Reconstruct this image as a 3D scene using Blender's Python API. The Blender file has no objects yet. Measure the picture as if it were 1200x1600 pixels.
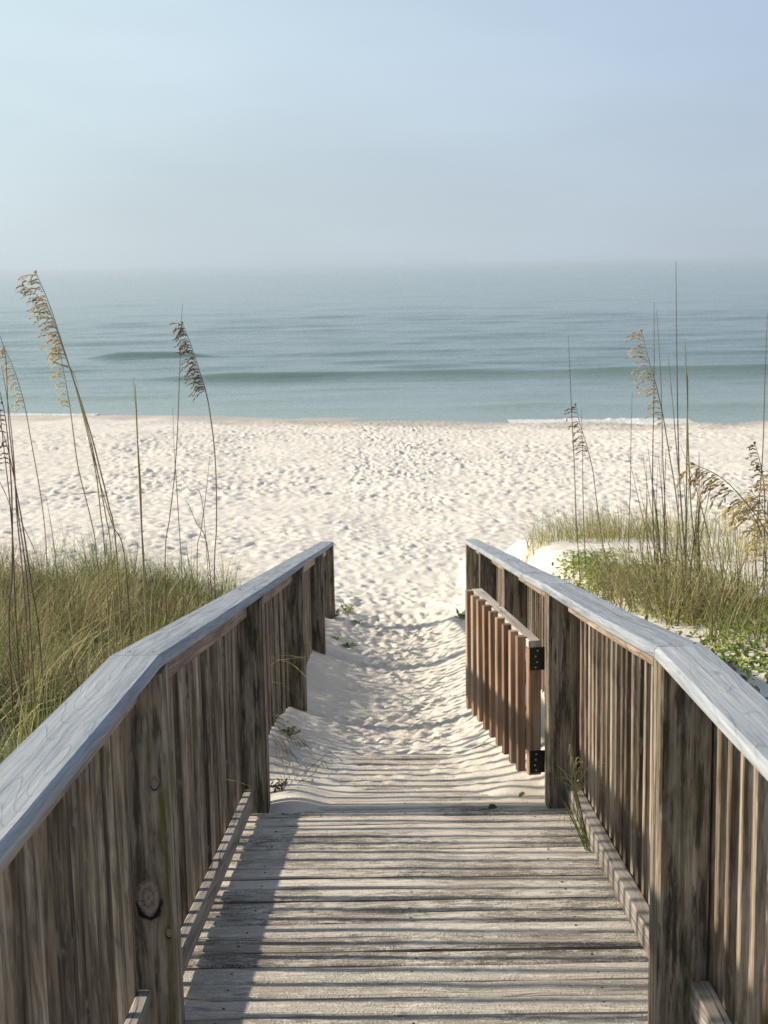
import bpy, bmesh, math, random
import numpy as np
from mathutils import Vector, Matrix, noise as mn
random.seed(11); rng = np.random.default_rng(7)
sc = bpy.context.scene
COL = sc.collection
R = math.radians

# ------------------------------------------------------------------ camera
CZ = 5.0                                   # eye height above the sea
F = 2300.0                                 # focal length in photo pixels (1200 wide)
PITCH, ROLL, YAW = R(9.48), 0.0183, R(-0.37)
cam_d = bpy.data.cameras.new('camera'); cam = bpy.data.objects.new('camera', cam_d); COL.objects.link(cam)
fw0 = Vector((math.sin(YAW), math.cos(YAW), 0)); rt0 = Vector((math.cos(YAW), -math.sin(YAW), 0)); up0 = Vector((0, 0, 1))
fwd = fw0*math.cos(PITCH) - up0*math.sin(PITCH); u0 = up0*math.cos(PITCH) + fw0*math.sin(PITCH)
rgt = rt0*math.cos(ROLL) - u0*math.sin(ROLL); upv = u0*math.cos(ROLL) + rt0*math.sin(ROLL)
m = Matrix.Identity(4)
for i in range(3):
    m[i][0] = rgt[i]; m[i][1] = upv[i]; m[i][2] = -fwd[i]
m[2][3] = CZ
cam.matrix_world = m
cam_d.sensor_fit = 'HORIZONTAL'; cam_d.sensor_width = 36; cam_d.lens = 36*F/1200
cam_d.clip_start = 0.05; cam_d.clip_end = 20000
cam_d.dof.use_dof = True; cam_d.dof.focus_distance = 5.0; cam_d.dof.aperture_fstop = 12.0; cam_d.dof.aperture_blades = 0
sc.camera = cam

def at(px, py, Y):
    """world point at depth Y along the sight line measured in the photograph"""
    d = fwd*F + rgt*(px-600) + upv*(800-py)
    return Vector((0, 0, CZ)) + d*(Y/d.y)

# ------------------------------------------------------------------ helpers
def tag(o, label=None, cat=None, group=None, kind=None):
    if label: o['label'] = label
    if cat: o['category'] = cat
    if group: o['group'] = group
    if kind: o['kind'] = kind
    return o
def empty(name, loc, label, cat, group=None):
    o = bpy.data.objects.new(name, None); COL.objects.link(o); o.location = loc; o.empty_display_size = .2
    return tag(o, label, cat, group)
def wloc(o):
    v = Vector((0, 0, 0))
    while o is not None:
        v += o.location; o = o.parent
    return v

class MB:
    def __init__(s): s.v = []; s.f = []; s.uv = []; s.t = []; s.sm = []
    def add(s, verts, faces, uvs=None, tint=None, smooth=False):
        b = len(s.v); s.v.extend(verts)
        t = random.random() if tint is None else tint
        s.t.extend([t]*len(verts) if not isinstance(t, (list, tuple)) else t)
        for i, f in enumerate(faces):
            s.f.append([b+k for k in f]); s.uv.append(uvs[i] if uvs else [(0, 0)]*len(f)); s.sm.append(smooth)
    def beam(s, pts, w, h, up=(0, 0, 1), ch=.004, tint=None, uo=None, scale=None):
        """chamfered bar through pts; w along side, h along up"""
        pts = [Vector(p) for p in pts]; up = Vector(up); n = len(pts)
        prof = [(-w/2+ch, -h/2), (w/2-ch, -h/2), (w/2, -h/2+ch), (w/2, h/2-ch), (w/2-ch, h/2), (-w/2+ch, h/2), (-w/2, h/2-ch), (-w/2, -h/2+ch)]
        per = [0]
        for i in range(8):
            a, b = prof[i], prof[(i+1) % 8]; per.append(per[-1]+math.hypot(a[0]-b[0], a[1]-b[1]))
        U, V = uo if uo else (random.uniform(0, 50), random.uniform(0, 50))
        vs = []; ds = []; L = 0
        for i, p in enumerate(pts):
            if i: L += (p-pts[i-1]).length
            ds.append(L)
            t = (pts[min(i+1, n-1)]-pts[max(i-1, 0)]).normalized()
            sd = t.cross(up).normalized(); u2 = sd.cross(t).normalized()
            k = scale[i] if scale else 1
            for a, b in prof: vs.append(p+sd*a*k+u2*b*k)
        fs = []; uv = []
        for i in range(n-1):
            for j in range(8):
                k = (j+1) % 8
                fs.append([i*8+j, i*8+k, (i+1)*8+k, (i+1)*8+j])
                uv.append([(U+ds[i], V+per[j]), (U+ds[i], V+per[j+1]), (U+ds[i+1], V+per[j+1]), (U+ds[i+1], V+per[j])])
        fs.append([7-j for j in range(8)]); uv.append([(U+prof[7-j][1]*.25, V+prof[7-j][0]) for j in range(8)])
        fs.append([(n-1)*8+j for j in range(8)]); uv.append([(U+.3+prof[j][1]*.25, V+prof[j][0]) for j in range(8)])
        s.add(vs, fs, uv, tint)
    def tube(s, pts, rad, sides=5, tint=None):
        pts = [Vector(p) for p in pts]; n = len(pts)
        if not isinstance(rad, (list, tuple)): rad = [rad]*n
        vs = []; fs = []; uv = []; ref = Vector((.3, -1, .2))
        for i, p in enumerate(pts):
            t = (pts[min(i+1, n-1)]-pts[max(i-1, 0)]).normalized()
            a = t.cross(ref).normalized(); b = a.cross(t)
            for j in range(sides):
                q = 2*math.pi*j/sides; vs.append(p+(a*math.cos(q)+b*math.sin(q))*rad[i])
        for i in range(n-1):
            for j in range(sides):
                k = (j+1) % sides
                fs.append([i*sides+j, i*sides+k, (i+1)*sides+k, (i+1)*sides+j]); uv.append([(i, j), (i, j+1), (i+1, j+1), (i+1, j)])
        fs.append(list(range(sides))[::-1]); uv.append([(0, 0)]*sides)
        fs.append([(n-1)*sides+j for j in range(sides)]); uv.append([(1, 0)]*sides)
        s.add(vs, fs, uv, tint, True)
    def build(s, name, mat, parent=None, loc=None):
        o0 = wloc(parent) if parent else Vector((0, 0, 0))
        if loc is not None: o0 = Vector(loc)
        me = bpy.data.meshes.new(name)
        me.from_pydata([tuple(Vector(v)-o0) for v in s.v], [], s.f)
        ul = me.uv_layers.new(name='UVMap')
        ul.data.foreach_set('uv', [c for f in s.uv for p in f for c in p])
        a = me.attributes.new('tint', 'FLOAT', 'POINT'); a.data.foreach_set('value', s.t)
        me.polygons.foreach_set('use_smooth', s.sm)
        me.materials.append(mat); me.update()
        o = bpy.data.objects.new(name, me); COL.objects.link(o)
        if parent: o.parent = parent
        elif loc is not None: o.location = loc
        return o

def np_mesh(name, V, Fq, mat, tint=None, smooth=True):
    me = bpy.data.meshes.new(name)
    V = np.asarray(V, np.float32); Fq = np.asarray(Fq, np.int32); k = Fq.shape[1]
    me.vertices.add(len(V)); me.vertices.foreach_set('co', V.ravel())
    me.loops.add(Fq.size); me.loops.foreach_set('vertex_index', Fq.ravel())
    me.polygons.add(len(Fq)); me.polygons.foreach_set('loop_start', np.arange(0, Fq.size, k, dtype=np.int32))
    me.polygons.foreach_set('use_smooth', np.full(len(Fq), smooth))
    me.update(calc_edges=True); me.validate()
    if tint is not None:
        a = me.attributes.new('tint', 'FLOAT', 'POINT'); a.data.foreach_set('value', np.asarray(tint, np.float32))
    me.materials.append(mat)
    o = bpy.data.objects.new(name, me); COL.objects.link(o)
    return o
def grid_faces(ny, nx):
    i = np.arange(ny*nx).reshape(ny, nx)
    return np.stack([i[:-1, :-1], i[:-1, 1:], i[1:, 1:], i[1:, :-1]], -1).reshape(-1, 4)

# ------------------------------------------------------------------ node helper
class NT:
    def __init__(s, name):
        s.m = bpy.data.materials.new(name); s.m.use_nodes = True; s.t = s.m.node_tree; s.t.nodes.clear()
        s.out = s.t.nodes.new('ShaderNodeOutputMaterial')
        s.b = s.t.nodes.new('ShaderNodeBsdfPrincipled'); s.t.links.new(s.b.outputs[0], s.out.inputs[0])
    def n(s, typ, **kw):
        x = s.t.nodes.new(typ)
        for k, v in kw.items(): setattr(x, k, v)
        return x
    def L(s, a, b): s.t.links.new(a, b)
    def set(s, sock, v):
        if isinstance(v, bpy.types.NodeSocket): s.L(v, sock)
        else: sock.default_value = v
    def math(s, op, a, b=0.0, c=0.0, clamp=False):
        x = s.n('ShaderNodeMath', operation=op, use_clamp=clamp)
        s.set(x.inputs[0], a); s.set(x.inputs[1], b); s.set(x.inputs[2], c); return x.outputs[0]
    def mr(s, v, a, b, c=0.0, d=1.0, smooth=False):
        x = s.n('ShaderNodeMapRange'); x.interpolation_type = 'SMOOTHSTEP' if smooth else 'LINEAR'
        s.set(x.inputs[0], v)
        for i, q in enumerate((a, b, c, d)): s.set(x.inputs[1+i], q)
        return x.outputs[0]
    def xyz(s, x, y, z=0.0):
        c = s.n('ShaderNodeCombineXYZ'); s.set(c.inputs[0], x); s.set(c.inputs[1], y); s.set(c.inputs[2], z); return c.outputs[0]
    def sep(s, v):
        c = s.n('ShaderNodeSeparateXYZ'); s.L(v, c.inputs[0]); return c.outputs
    def noise(s, vec, scale=1.0, detail=2.0, rough=.5, dist=0.0, out=0):
        x = s.n('ShaderNodeTexNoise'); s.L(vec, x.inputs['Vector']); x.inputs['Scale'].default_value = scale
        x.inputs['Detail'].default_value = detail; x.inputs['Roughness'].default_value = rough; x.inputs['Distortion'].default_value = dist
        return x.outputs[out]
    def vor(s, vec, scale=1.0, rnd=1.0, feature='F1', out='Distance'):
        x = s.n('ShaderNodeTexVoronoi', feature=feature); s.L(vec, x.inputs['Vector']); x.inputs['Scale'].default_value = scale
        x.inputs['Randomness'].default_value = rnd; return x.outputs[out]
    def ramp(s, v, stops):
        x = s.n('ShaderNodeValToRGB'); s.L(v, x.inputs[0]); e = x.color_ramp.elements
        while len(e) < len(stops): e.new(.5)
        for i, (p, c) in enumerate(stops): e[i].position = p; e[i].color = (*c, 1)
        return x.outputs[0]
    def mix(s, f, a, b, typ='MIX'):
        x = s.n('ShaderNodeMix', data_type='RGBA', blend_type=typ)
        s.set(x.inputs[0], f)
        for i, v in ((6, a), (7, b)):
            if isinstance(v, tuple): x.inputs[i].default_value = (*v, 1) if len(v) == 3 else v
            else: s.L(v, x.inputs[i])
        return x.outputs[2]
    def attr(s, name, out='Fac'):
        x = s.n('ShaderNodeAttribute', attribute_name=name); return x.outputs[out]
    def bump(s, h, strength=.5, dist=.01, nrm=None):
        x = s.n('ShaderNodeBump'); s.L(h, x.inputs['Height']); x.inputs['Strength'].default_value = strength; x.inputs['Distance'].default_value = dist
        if nrm: s.L(nrm, x.inputs['Normal'])
        return x.outputs[0]

def wood(name, stops, cracks=.6, crack_col=(.02, .016, .012), rough=.85, algae=0.0, algae_col=(.06, .065, .012), contour=13.0,
         knots=1.0, bump=.6, sand=0.0, stain=0.0, stain_col=(.03, .022, .016), special=None, tintamt=.35, fine=1.0, con=2.0, blotk=1.0):
    M = NT(name)
    uvn = M.n('ShaderNodeUVMap').outputs[0]; oi = M.n('ShaderNodeObjectInfo').outputs['Random']
    u, v, _ = M.sep(uvn)
    u = M.math('MULTIPLY_ADD', oi, 23.7, u); v = M.math('MULTIPLY_ADD', oi, 9.3, v)
    p0 = M.xyz(u, v)
    # slow wander of the grain
    wob = M.noise(M.xyz(M.math('MULTIPLY', u, 1.6), M.math('MULTIPLY', v, 7)), 1, 2)
    v1 = M.math('MULTIPLY_ADD', M.math('SUBTRACT', wob, .5), .035, v)
    # knots push the grain aside
    kv = M.vor(M.xyz(M.math('MULTIPLY', u, 1.5), M.math('MULTIPLY', v, 5.2)), 1.0)
    kpush = M.mr(kv, .03, .40, .022, 0, True)
    v1 = M.math('ADD', v1, M.math('MULTIPLY', kpush, knots))
    kn = M.math('MULTIPLY', M.mr(kv, .045, .075, 1, 0, True), knots)
    if special:      # hand placed knots: (u, v, ru, rv)
        allk = heartmask = rings = halo = None
        uq, vq, _ = M.sep(uvn)
        for (cu, cv, ru, rv) in special:
            du = M.math('MULTIPLY', M.math('SUBTRACT', uq, cu), 1/ru); dv = M.math('MULTIPLY', M.math('SUBTRACT', vq, cv), 1/rv)
            wv = M.math('SUBTRACT', M.noise(p0, 45, 3), .5)
            d = M.math('SQRT', M.math('ADD', M.math('MULTIPLY', du, du), M.math('MULTIPLY', dv, dv)))
            d = M.math('MULTIPLY_ADD', wv, .5, d)
            sg = M.math('DIVIDE', dv, M.math('ADD', 1.0, M.math('MULTIPLY', M.math('POWER', d, 2.0), .8)))
            v1 = M.math('ADD', v1, M.math('MULTIPLY', sg, -rv*.9))
            ring = M.math('MULTIPLY', M.mr(d, .82, .92, 0, 1, True), M.mr(d, 1.0, 1.14, 1, 0, True))
            ring = M.math('MULTIPLY', ring, M.mr(M.math('MULTIPLY_ADD', wv, 1.2, du), -.35, .15, 1, 0.12, True))
            heart = M.math('MULTIPLY', M.mr(d, .05, .95, 1, 0), .3)
            star = M.math('MULTIPLY', M.mr(M.noise(M.xyz(M.math('ARCTAN2', du, dv), M.math('MULTIPLY', d, .2)), 3.2, 2), .60, .66, 0, .8), M.mr(d, .5, .7, 1, 0))
            r = M.math('MAXIMUM', ring, M.math('MULTIPLY', star, .7))
            hm = M.mr(d, .80, .95, 1, 0, True)
            heartmask = hm if heartmask is None else M.math('MAXIMUM', heartmask, hm)
            rr_ = M.math('MULTIPLY', M.math('PINGPONG', M.math('MULTIPLY_ADD', wv, .25, M.math('MULTIPLY', d, 2.4)), .5), 2.0)
            rings = M.math('MULTIPLY', rr_, hm) if rings is None else M.math('MAXIMUM', rings, M.math('MULTIPLY', rr_, hm))
            hl = M.math('MULTIPLY', M.mr(d, .95, 1.9, 1, 0, True), M.mr(d, .85, 1.0, 0, 1, True))
            halo = hl if halo is None else M.math('MAXIMUM', halo, hl)
            allk = r if allk is None else M.math('MAXIMUM', allk, r)
    g1 = M.noise(M.xyz(M.math('MULTIPLY', u, 2.2), M.math('MULTIPLY', v1, 100)), 1, 4, .6)
    g2 = M.noise(M.xyz(M.math('MULTIPLY', u, .7), M.math('MULTIPLY', v1, 32)), 1, 3, .55)
    cf = M.noise(M.xyz(M.math('MULTIPLY', u, .55), M.math('MULTIPLY', v1, 7.5)), 1, 1, .4)
    ln = M.math('PINGPONG', M.math('MULTIPLY', cf, contour), .5)
    g3 = M.noise(M.xyz(M.math('MULTIPLY', u, 14), M.math('MULTIPLY', v1, 230)), 1, 3, .65)
    line = M.mr(ln, .0, .10, 1, 0, True)
    line = M.math('MULTIPLY', line, M.mr(g3, .38, .55, 0, 1))
    val = M.math('MULTIPLY_ADD', g1, .45*fine, M.math('MULTIPLY', g2, .5))
    val = M.math('MULTIPLY_ADD', g3, .18*fine, val)
    val = M.math('MULTIPLY_ADD', M.math('SUBTRACT', val, .25+.315*fine), con, .5)
    tint = M.math('SUBTRACT', M.math('FRACT', M.math('ADD', M.attr('tint'), M.math('MULTIPLY', oi, 7.13))), .5)
    val = M.math('MULTIPLY_ADD', tint, tintamt, val)
    blot = M.noise(M.xyz(M.math('MULTIPLY', u, 2.2), M.math('MULTIPLY', v, 9)), 1, 3, .6)
    val = M.math('MULTIPLY_ADD', M.math('SUBTRACT', blot, .5), blotk, val)
    col = M.ramp(val, stops)
    ck = M.mr(M.noise(M.xyz(M.math('MULTIPLY', u, 1.1), M.math('MULTIPLY', v1, 85)), 1, 2, .6), .66, .72, 0, 1)
    dark = M.math('MAXIMUM', M.math('MULTIPLY', line, .75), ck)
    dark = M.math('MULTIPLY', dark, cracks)
    if stain:
        st = M.mr(M.noise(M.xyz(M.math('MULTIPLY', u, 3.0), M.math('MULTIPLY', v1, 26)), 1.0, 5, .7), .47, .61, 0, stain, True)
        col = M.mix(st, col, stain_col)
        ps = M.mr(M.noise(M.xyz(M.math('MULTIPLY', u, 9), M.math('MULTIPLY', v, 34)), 1, 3, .6), .57, .68, 0, .7, True)
        col = M.mix(ps, col, (.21, .19, .165))
    if algae:
        al = M.mr(M.noise(M.xyz(M.math('MULTIPLY', u, 2.4), M.math('MULTIPLY', v1, 13)), 1, 4, .65), .48, .68, 0, algae, True)
        col = M.mix(al, col, algae_col)
    col = M.mix(dark, col, crack_col)
    col = M.mix(M.math('MULTIPLY', kn, .85), col, (.035, .022, .014))
    h = M.math('MULTIPLY_ADD', g1, .4, M.math('MULTIPLY', M.math('SUBTRACT', 1.0, dark), 1.0))
    h = M.math('MULTIPLY_ADD', g3, .3, h)
    if special:
        col = M.mix(M.math('MULTIPLY', halo, .45), col, (.06, .042, .028))
        col = M.mix(M.math('MULTIPLY', heartmask, .85), col, M.mix(rings, (.15, .115, .082), (.31, .26, .20)))
        col = M.mix(allk, col, (.004, .003, .003)); h = M.math('SUBTRACT', h, M.math('MULTIPLY', allk, 5))
    if sand:
        g = M.n('ShaderNodeNewGeometry').outputs['Position']; gx, gy, gz = M.sep(g)
        cl = M.noise(g, 2.6, 4, .6); fine_ = M.noise(g, 130, 3, .7); mid = M.noise(M.xyz(M.math('MULTIPLY', gx, 14), M.math('MULTIPLY', gy, 40)), 1, 4, .7)
        cov = M.math('ADD', M.mr(gy, 4.0, 7.0, .09, .20), M.math('MULTIPLY', M.math('SUBTRACT', cl, .5), .5))
        th = M.math('ADD', M.math('MULTIPLY_ADD', mid, .6, M.math('MULTIPLY', fine_, .5)), cov)
        sm_ = M.math('MULTIPLY', M.mr(th, .60, .72, 0, 1), sand)
        nz = M.sep(M.n('ShaderNodeNewGeometry').outputs['Normal'])[2]
        sm_ = M.math('MULTIPLY', sm_, M.mr(nz, .5, .9))
        col = M.mix(sm_, col, (.66, .61, .53)); h = M.math('MULTIPLY_ADD', sm_, M.math('ADD', 1.0, fine_), h)
    M.L(col, M.b.inputs['Base Color']); M.b.inputs['Roughness'].default_value = rough
    M.b.inputs['Specular IOR Level'].default_value = .25
    M.L(M.bump(h, bump, .0035), M.b.inputs['Normal'])
    return M.m
HAZE, EXPO, SKYK, HCOL = 0.0006, 0.65, 6.55, (.69, .79, .87, 1)
# ------------------------------------------------------------------ layout of the ramp
Y1, Y2, YE = 3.84, 6.72, 14.3
_a, _b = at(652, 1600, 4.05), at(627, 1266, Y2)
SD = (_b.z-_a.z)/(_b.y-_a.y)
def zdeck(Y):
    k = _a.z+SD*(Y1-_a.y)
    return k+SD*(Y-Y1) if Y > Y1 else k-.0757*(Y-Y1)
_r0 = (at(248, 1023, Y1)+at(1021, 1011, Y1))/2; _r1 = (at(527, 847, YE)+at(728, 843, YE))/2
SR = (_r1.z-_r0.z)/(YE-Y1)
def zrail(Y): return _r0.z+SR*(Y-Y1) if Y > Y1 else _r0.z-.0757*(Y-Y1)
def XL(Y): return -.630+.028*(Y-Y1)/(YE-Y1)      # inner face of the left posts
def XR(Y): return .712

def sm(x, a, b):
    t = np.clip((x-a)/(b-a), 0, 1); return t*t*(3-2*t)
_T = {}
def lnoise(x, y, s, seed=0):
    """cheap smooth value noise (numpy), about -1..1"""
    if seed not in _T: _T[seed] = np.random.default_rng(1000+seed).uniform(-1, 1, (256, 256))
    T = _T[seed]
    X = np.asarray(x)/s+seed*17.3; Y = np.asarray(y)/s+seed*5.7
    xi = np.floor(X).astype(int); yi = np.floor(Y).astype(int); fx = X-xi; fy = Y-yi
    fx = fx*fx*(3-2*fx); fy = fy*fy*(3-2*fy)
    g = lambda i, j: T[(yi+j) & 255, (xi+i) & 255]
    return (g(0, 0)*(1-fx)+g(1, 0)*fx)*(1-fy)+(g(0, 1)*(1-fx)+g(1, 1)*fx)*fy
# heights relative to the eye (z - CZ)
_pc = np.array([(-60, -.9), (-6, -1.5), (2, -2.2), (6.3, zdeck(6.3)-CZ-.14), (6.62, zdeck(6.62)-CZ-.03), (6.9, zdeck(6.9)-CZ-.012), (7.3, zdeck(7.3)-CZ-.009), (7.8, zdeck(7.8)-CZ-.004),
                (8.6, zdeck(8.6)-CZ-.02), (9.6, -3.07), (11, -3.27), (12.4, -3.40), (14.3, -3.55), (18, -3.72), (24, -4.0), (34, -4.45), (44, -4.78), (48.6, -5.0), (52, -5.3), (60, -5.9), (90, -8), (400, -14), (9000, -30)])
_dl = np.array([(-60, -.5), (-6, -1.3), (0, -1.85), (4, -2.15), (7, -2.40), (8.5, -2.58), (10.5, -2.78), (12.6, -2.93), (13.8, -3.18), (15.5, -3.60)])
_dr = np.array([(-60, -.5), (-6, -1.2), (0, -1.5), (4, -1.62), (7, -1.76), (9, -1.98), (11, -2.28), (13, -2.52), (14.6, -2.74), (16.5, -3.25), (19, -3.72)])
def interp(T, y): return np.interp(y, T[:, 0], T[:, 1])
def sinterp(T, y, w):
    return (interp(T, y-w)+interp(T, y-w/2)+interp(T, y)+interp(T, y+w/2)+interp(T, y+w))/5
def ground(x, y):
    x = np.asarray(x, float); y = np.asarray(y, float)
    ys = y+.24*np.clip(x, -400, 400)*sm(y, 26, 44)
    zc = sinterp(_pc, ys, .15+np.clip((ys-8)*.05, 0, 1.2))
    ax = np.abs(x-.02)
    bank = np.where(x < 0, .10, .14)*sm(y, 6.7, 8.2)*(1-sm(y, 13.2, 16.5))
    # sand blown in at the left foot of the ramp
    blow = .05*np.exp(-((x+.52)/.16)**2-((y-6.95)/.35)**2)+.02*np.exp(-((x-.55)/.12)**2-((y-7.05)/.2)**2)
    zin = zc+bank*np.clip(ax/.64, 0, 1.15)**2.6-.04*sm(y, 7.5, 9)*(1-sm(y, 14, 17))*(1-np.clip(ax/.5, 0, 1)**2)+blow
    yl = y+.22*(x+2.0)*sm(-x, .5, 6)+lnoise(x, y, 2.2, 1)*.5
    yr = y-.10*(x-1.5)+lnoise(x, y, 2.4, 2)*.45
    L_ = np.where(yl < 15.5, sinterp(_dl, yl, .5), -9)
    Rr = np.where(yr < 19, sinterp(_dr, yr, .5), -9)
    beach = sinterp(_pc, ys, 1.0)
    L_ = np.maximum(L_, beach); Rr = np.maximum(Rr, beach)
    du = np.where(x < 0, L_, Rr)
    w = np.where(x < 0, sm(ax, .70, 2.3), sm(ax, .70, 1.3))
    zout = zin-.10*sm(ax, .66, .80)*(1-sm(y, 6.0, 7.2))
    zin = np.where(ax > .66, zout, zin)
    z = zin*(1-w)+du*w
    big = lnoise(x, y, 1.3, 3)*.035+lnoise(x, y, .5, 4)*.012+lnoise(x, y, 6, 5)*.06
    z = z+big*sm(np.maximum(ax-.75, y-14), 0, .8)
    return CZ+z
def gz(x, y): return float(ground(np.array([x]), np.array([y]))[0])

# ------------------------------------------------------------------ materials
M_deck = wood('deck_wood', [(0, (.10, .088, .075)), (.3, (.27, .238, .20)), (.55, (.44, .395, .34)), (.8, (.55, .505, .445)), (1, (.62, .575, .515))], cracks=.85, crack_col=(.03, .026, .022), contour=9, knots=.6, sand=.8, bump=1.0, tintamt=.7)
P_ = [(0, (.035, .026, .018)), (.3, (.10, .08, .058)), (.6, (.21, .174, .13)), (.85, (.34, .29, .225)), (1, (.45, .39, .315))]
M_post = wood('post_wood', P_, stain=.9, algae=.55, con=2.8, algae_col=(.055, .055, .014), knots=.7, contour=10)
zk = lambda px, py: at(px, py, Y1).z-2.4
M_knot = wood('knotty_post_wood', [(0, (.05, .038, .028)), (.3, (.14, .112, .083)), (.6, (.27, .225, .17)), (.85, (.38, .325, .255)), (1, (.48, .42, .34))], stain=.8, con=2.6, algae=.9, algae_col=(.11, .105, .025), knots=.25, contour=8,
              special=[(100+zk(218, 1403), 200.058, .062, .036), (100+zk(238, 1226), 200.026, .017, .011), (100+zk(252, 1458), 200.006, .016, .010), (100+zk(193, 1473), 200.102, .008, .006)])
M_bal = wood('baluster_wood', [(0, (.03, .021, .015)), (.25, (.088, .064, .045)), (.55, (.21, .165, .12)), (.8, (.345, .285, .217)), (1, (.45, .38, .30))], stain=.55, algae=.2, knots=.9, con=2.6, tintamt=.7, contour=12)
M_cap = wood('handrail_wood', [(0, (.10, .112, .125)), (.25, (.185, .206, .23)), (.55, (.28, .308, .338)), (.8, (.36, .38, .395)), (1, (.45, .46, .465))], cracks=.34, crack_col=(.06, .065, .075), contour=22, knots=.4, bump=.7, tintamt=.25, rough=.8, fine=1.7, con=1.7, blotk=.45)
M_apron = wood('under_rail_wood', [(0, (.085, .062, .044)), (.3, (.19, .145, .108)), (.6, (.32, .252, .19)), (.85, (.43, .35, .27)), (1, (.52, .44, .36))], contour=9, knots=.8)
M_kick = wood('bottom_rail_wood', [(0, (.09, .08, .07)), (.3, (.20, .18, .158)), (.6, (.32, .292, .258)), (.85, (.42, .39, .35)), (1, (.50, .47, .43))], cracks=.9, contour=11, bump=.8)
M_gate = wood('gate_wood', [(0, (.10, .058, .037)), (.3, (.185, .115, .074)), (.6, (.295, .192, .126)), (.85, (.39, .29, .21)), (1, (.47, .37, .285))], contour=8, cracks=.4, knots=.6, tintamt=.6)
M_gtop = wood('gate_top_wood', [(0, (.20, .17, .14)), (.4, (.38, .33, .28)), (.8, (.52, .47, .41)), (1, (.62, .57, .5))], contour=10, cracks=.5)

def simple(name, col, rough=.6, metal=0.0, spec=.5, var=.0, scale=30, trans=0.0):
    M = NT(name)
    if var:
        p = M.n('ShaderNodeNewGeometry').outputs['Position']
        nn = M.noise(p, scale, 3); c2 = tuple(max(0, c*(1-var)) for c in col); c3 = tuple(min(1, c*(1+var)) for c in col)
        M.L(M.mix(nn, c2, c3), M.b.inputs['Base Color'])
    else: M.b.inputs['Base Color'].default_value = (*col, 1)
    M.b.inputs['Roughness'].default_value = rough; M.b.inputs['Metallic'].default_value = metal; M.b.inputs['Specular IOR Level'].default_value = spec
    return M.m
M_black = simple('black_hinge_metal', (.012, .012, .013), .45, .3, .5, .4, 60)
M_rust = simple('rusty_screw_metal', (.07, .05, .04), .7, .4)
M_screw = simple('screw_metal', (.55, .55, .52), .4, .8)

# ------------------------------------------------------------------ sand
M = NT('sand')
pos = M.n('ShaderNodeNewGeometry').outputs['Position']; X, Yy, Z = M.sep(pos)
n1 = M.noise(pos, 1.1, 4, .6); n2 = M.noise(pos, 60, 4, .75); n3 = M.noise(pos, 420, 2, .6); n4 = M.noise(pos, 9, 4, .65)
v = M.math('MULTIPLY_ADD', n2, .35, M.math('MULTIPLY_ADD', n1, .4, M.math('MULTIPLY', n4, .35)))
col = M.ramp(v, [(.2, (.53, .485, .41)), (.5, (.655, .612, .535)), (.8, (.71, .672, .60))])
speck = M.mr(M.noise(pos, 55, 2, .5), .735, .76, 0, .75)
col = M.mix(speck, col, (.12, .085, .055))
damp = M.mr(M.math('MULTIPLY_ADD', M.math('SUBTRACT', n1, .5), .16, Z), .03, .22, 1, 0, True)
col = M.mix(M.math('MULTIPLY', damp, .62), col, (.30, .235, .16))
wr = M.mr(M.noise(M.xyz(M.math('MULTIPLY', X, .16), M.math('MULTIPLY', Yy, 1.0)), 1, 4, .7), .60, .72, 0, .4)       # drift line of shell grit near the water
wr = M.math('MULTIPLY', wr, M.math('MULTIPLY', M.mr(Z, .15, .3), M.mr(Z, .55, .9, 1, 0)))
col = M.mix(wr, col, (.36, .27, .17))
M.L(col, M.b.inputs['Base Color']); M.b.inputs['Roughness'].default_value = .9; M.b.inputs['Specular IOR Level'].default_value = .15
M.L(M.mr(damp, 0, 1, .92, .35), M.b.inputs['Roughness'])
h = M.math('MULTIPLY_ADD', n2, .5, M.math('MULTIPLY', n3, .25))
M.L(M.bump(h, .7, .012), M.b.inputs['Normal'])
M_sand = M.m

def axis(pts):
    """pts: list of (start, step) then end -> coordinates"""
    out = []
    for (a, s), (b, _) in zip(pts[:-1], pts[1:]):
        n = max(1, int(round((b-a)/s))); out += list(a+(b-a)*np.arange(n)/n)
    return np.array(out+[pts[-1][0]])
gx = axis([(-6000, 1500), (-1500, 400), (-300, 90), (-60, 12), (-24, 1), (-15, .07), (-7, .042), (-1.6, .04), (-.9, .021), (.9, .04), (1.6, .042), (7, .07), (15, 1), (24, 12), (60, 90), (300, 400), (1500, 1500), (6000, 0)])
gy = axis([(-400, 80), (-80, 20), (-20, 3), (-5, .5), (2, .12), (6.2, .022), (10, .03), (16.5, .045), (24, .065), (36, .09), (54, .5), (58, 4), (90, 60), (400, 2000), (9000, 0)])
GX, GY = np.meshgrid(gx, gy)
GZ = ground(GX, GY)
DZ = np.zeros_like(GZ)
# footprints trampled into the dry beach
def stamp(cx, cy, ln, wd, ang, dep):
    r = ln*1.25
    i0, i1 = np.searchsorted(gx, [cx-r, cx+r]); j0, j1 = np.searchsorted(gy, [cy-r, cy+r])
    if i1-i0 < 2 or j1-j0 < 2: return
    dx = GX[j0:j1, i0:i1]-cx; dy = GY[j0:j1, i0:i1]-cy
    c, s = math.cos(ang), math.sin(ang); a = (dx*c+dy*s)/ln; b = (-dx*s+dy*c)/wd
    q = a*a+b*b
    DZ[j0:j1, i0:i1] += dep*(-np.exp(-(q*1.7)**2)+.55*np.exp(-((np.sqrt(q)-1.25)/.33)**2))
N = 46000
cy = 14.6+(48-14.6)*rng.random(N)**.85; cx = (rng.random(N)-.5)*2*(1.5+cy*.30)
dm = np.clip(.85+.42*lnoise(cx, cy, 2.6, 33)+.3*lnoise(cx, cy, .9, 34), .35, 1.6)
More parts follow.
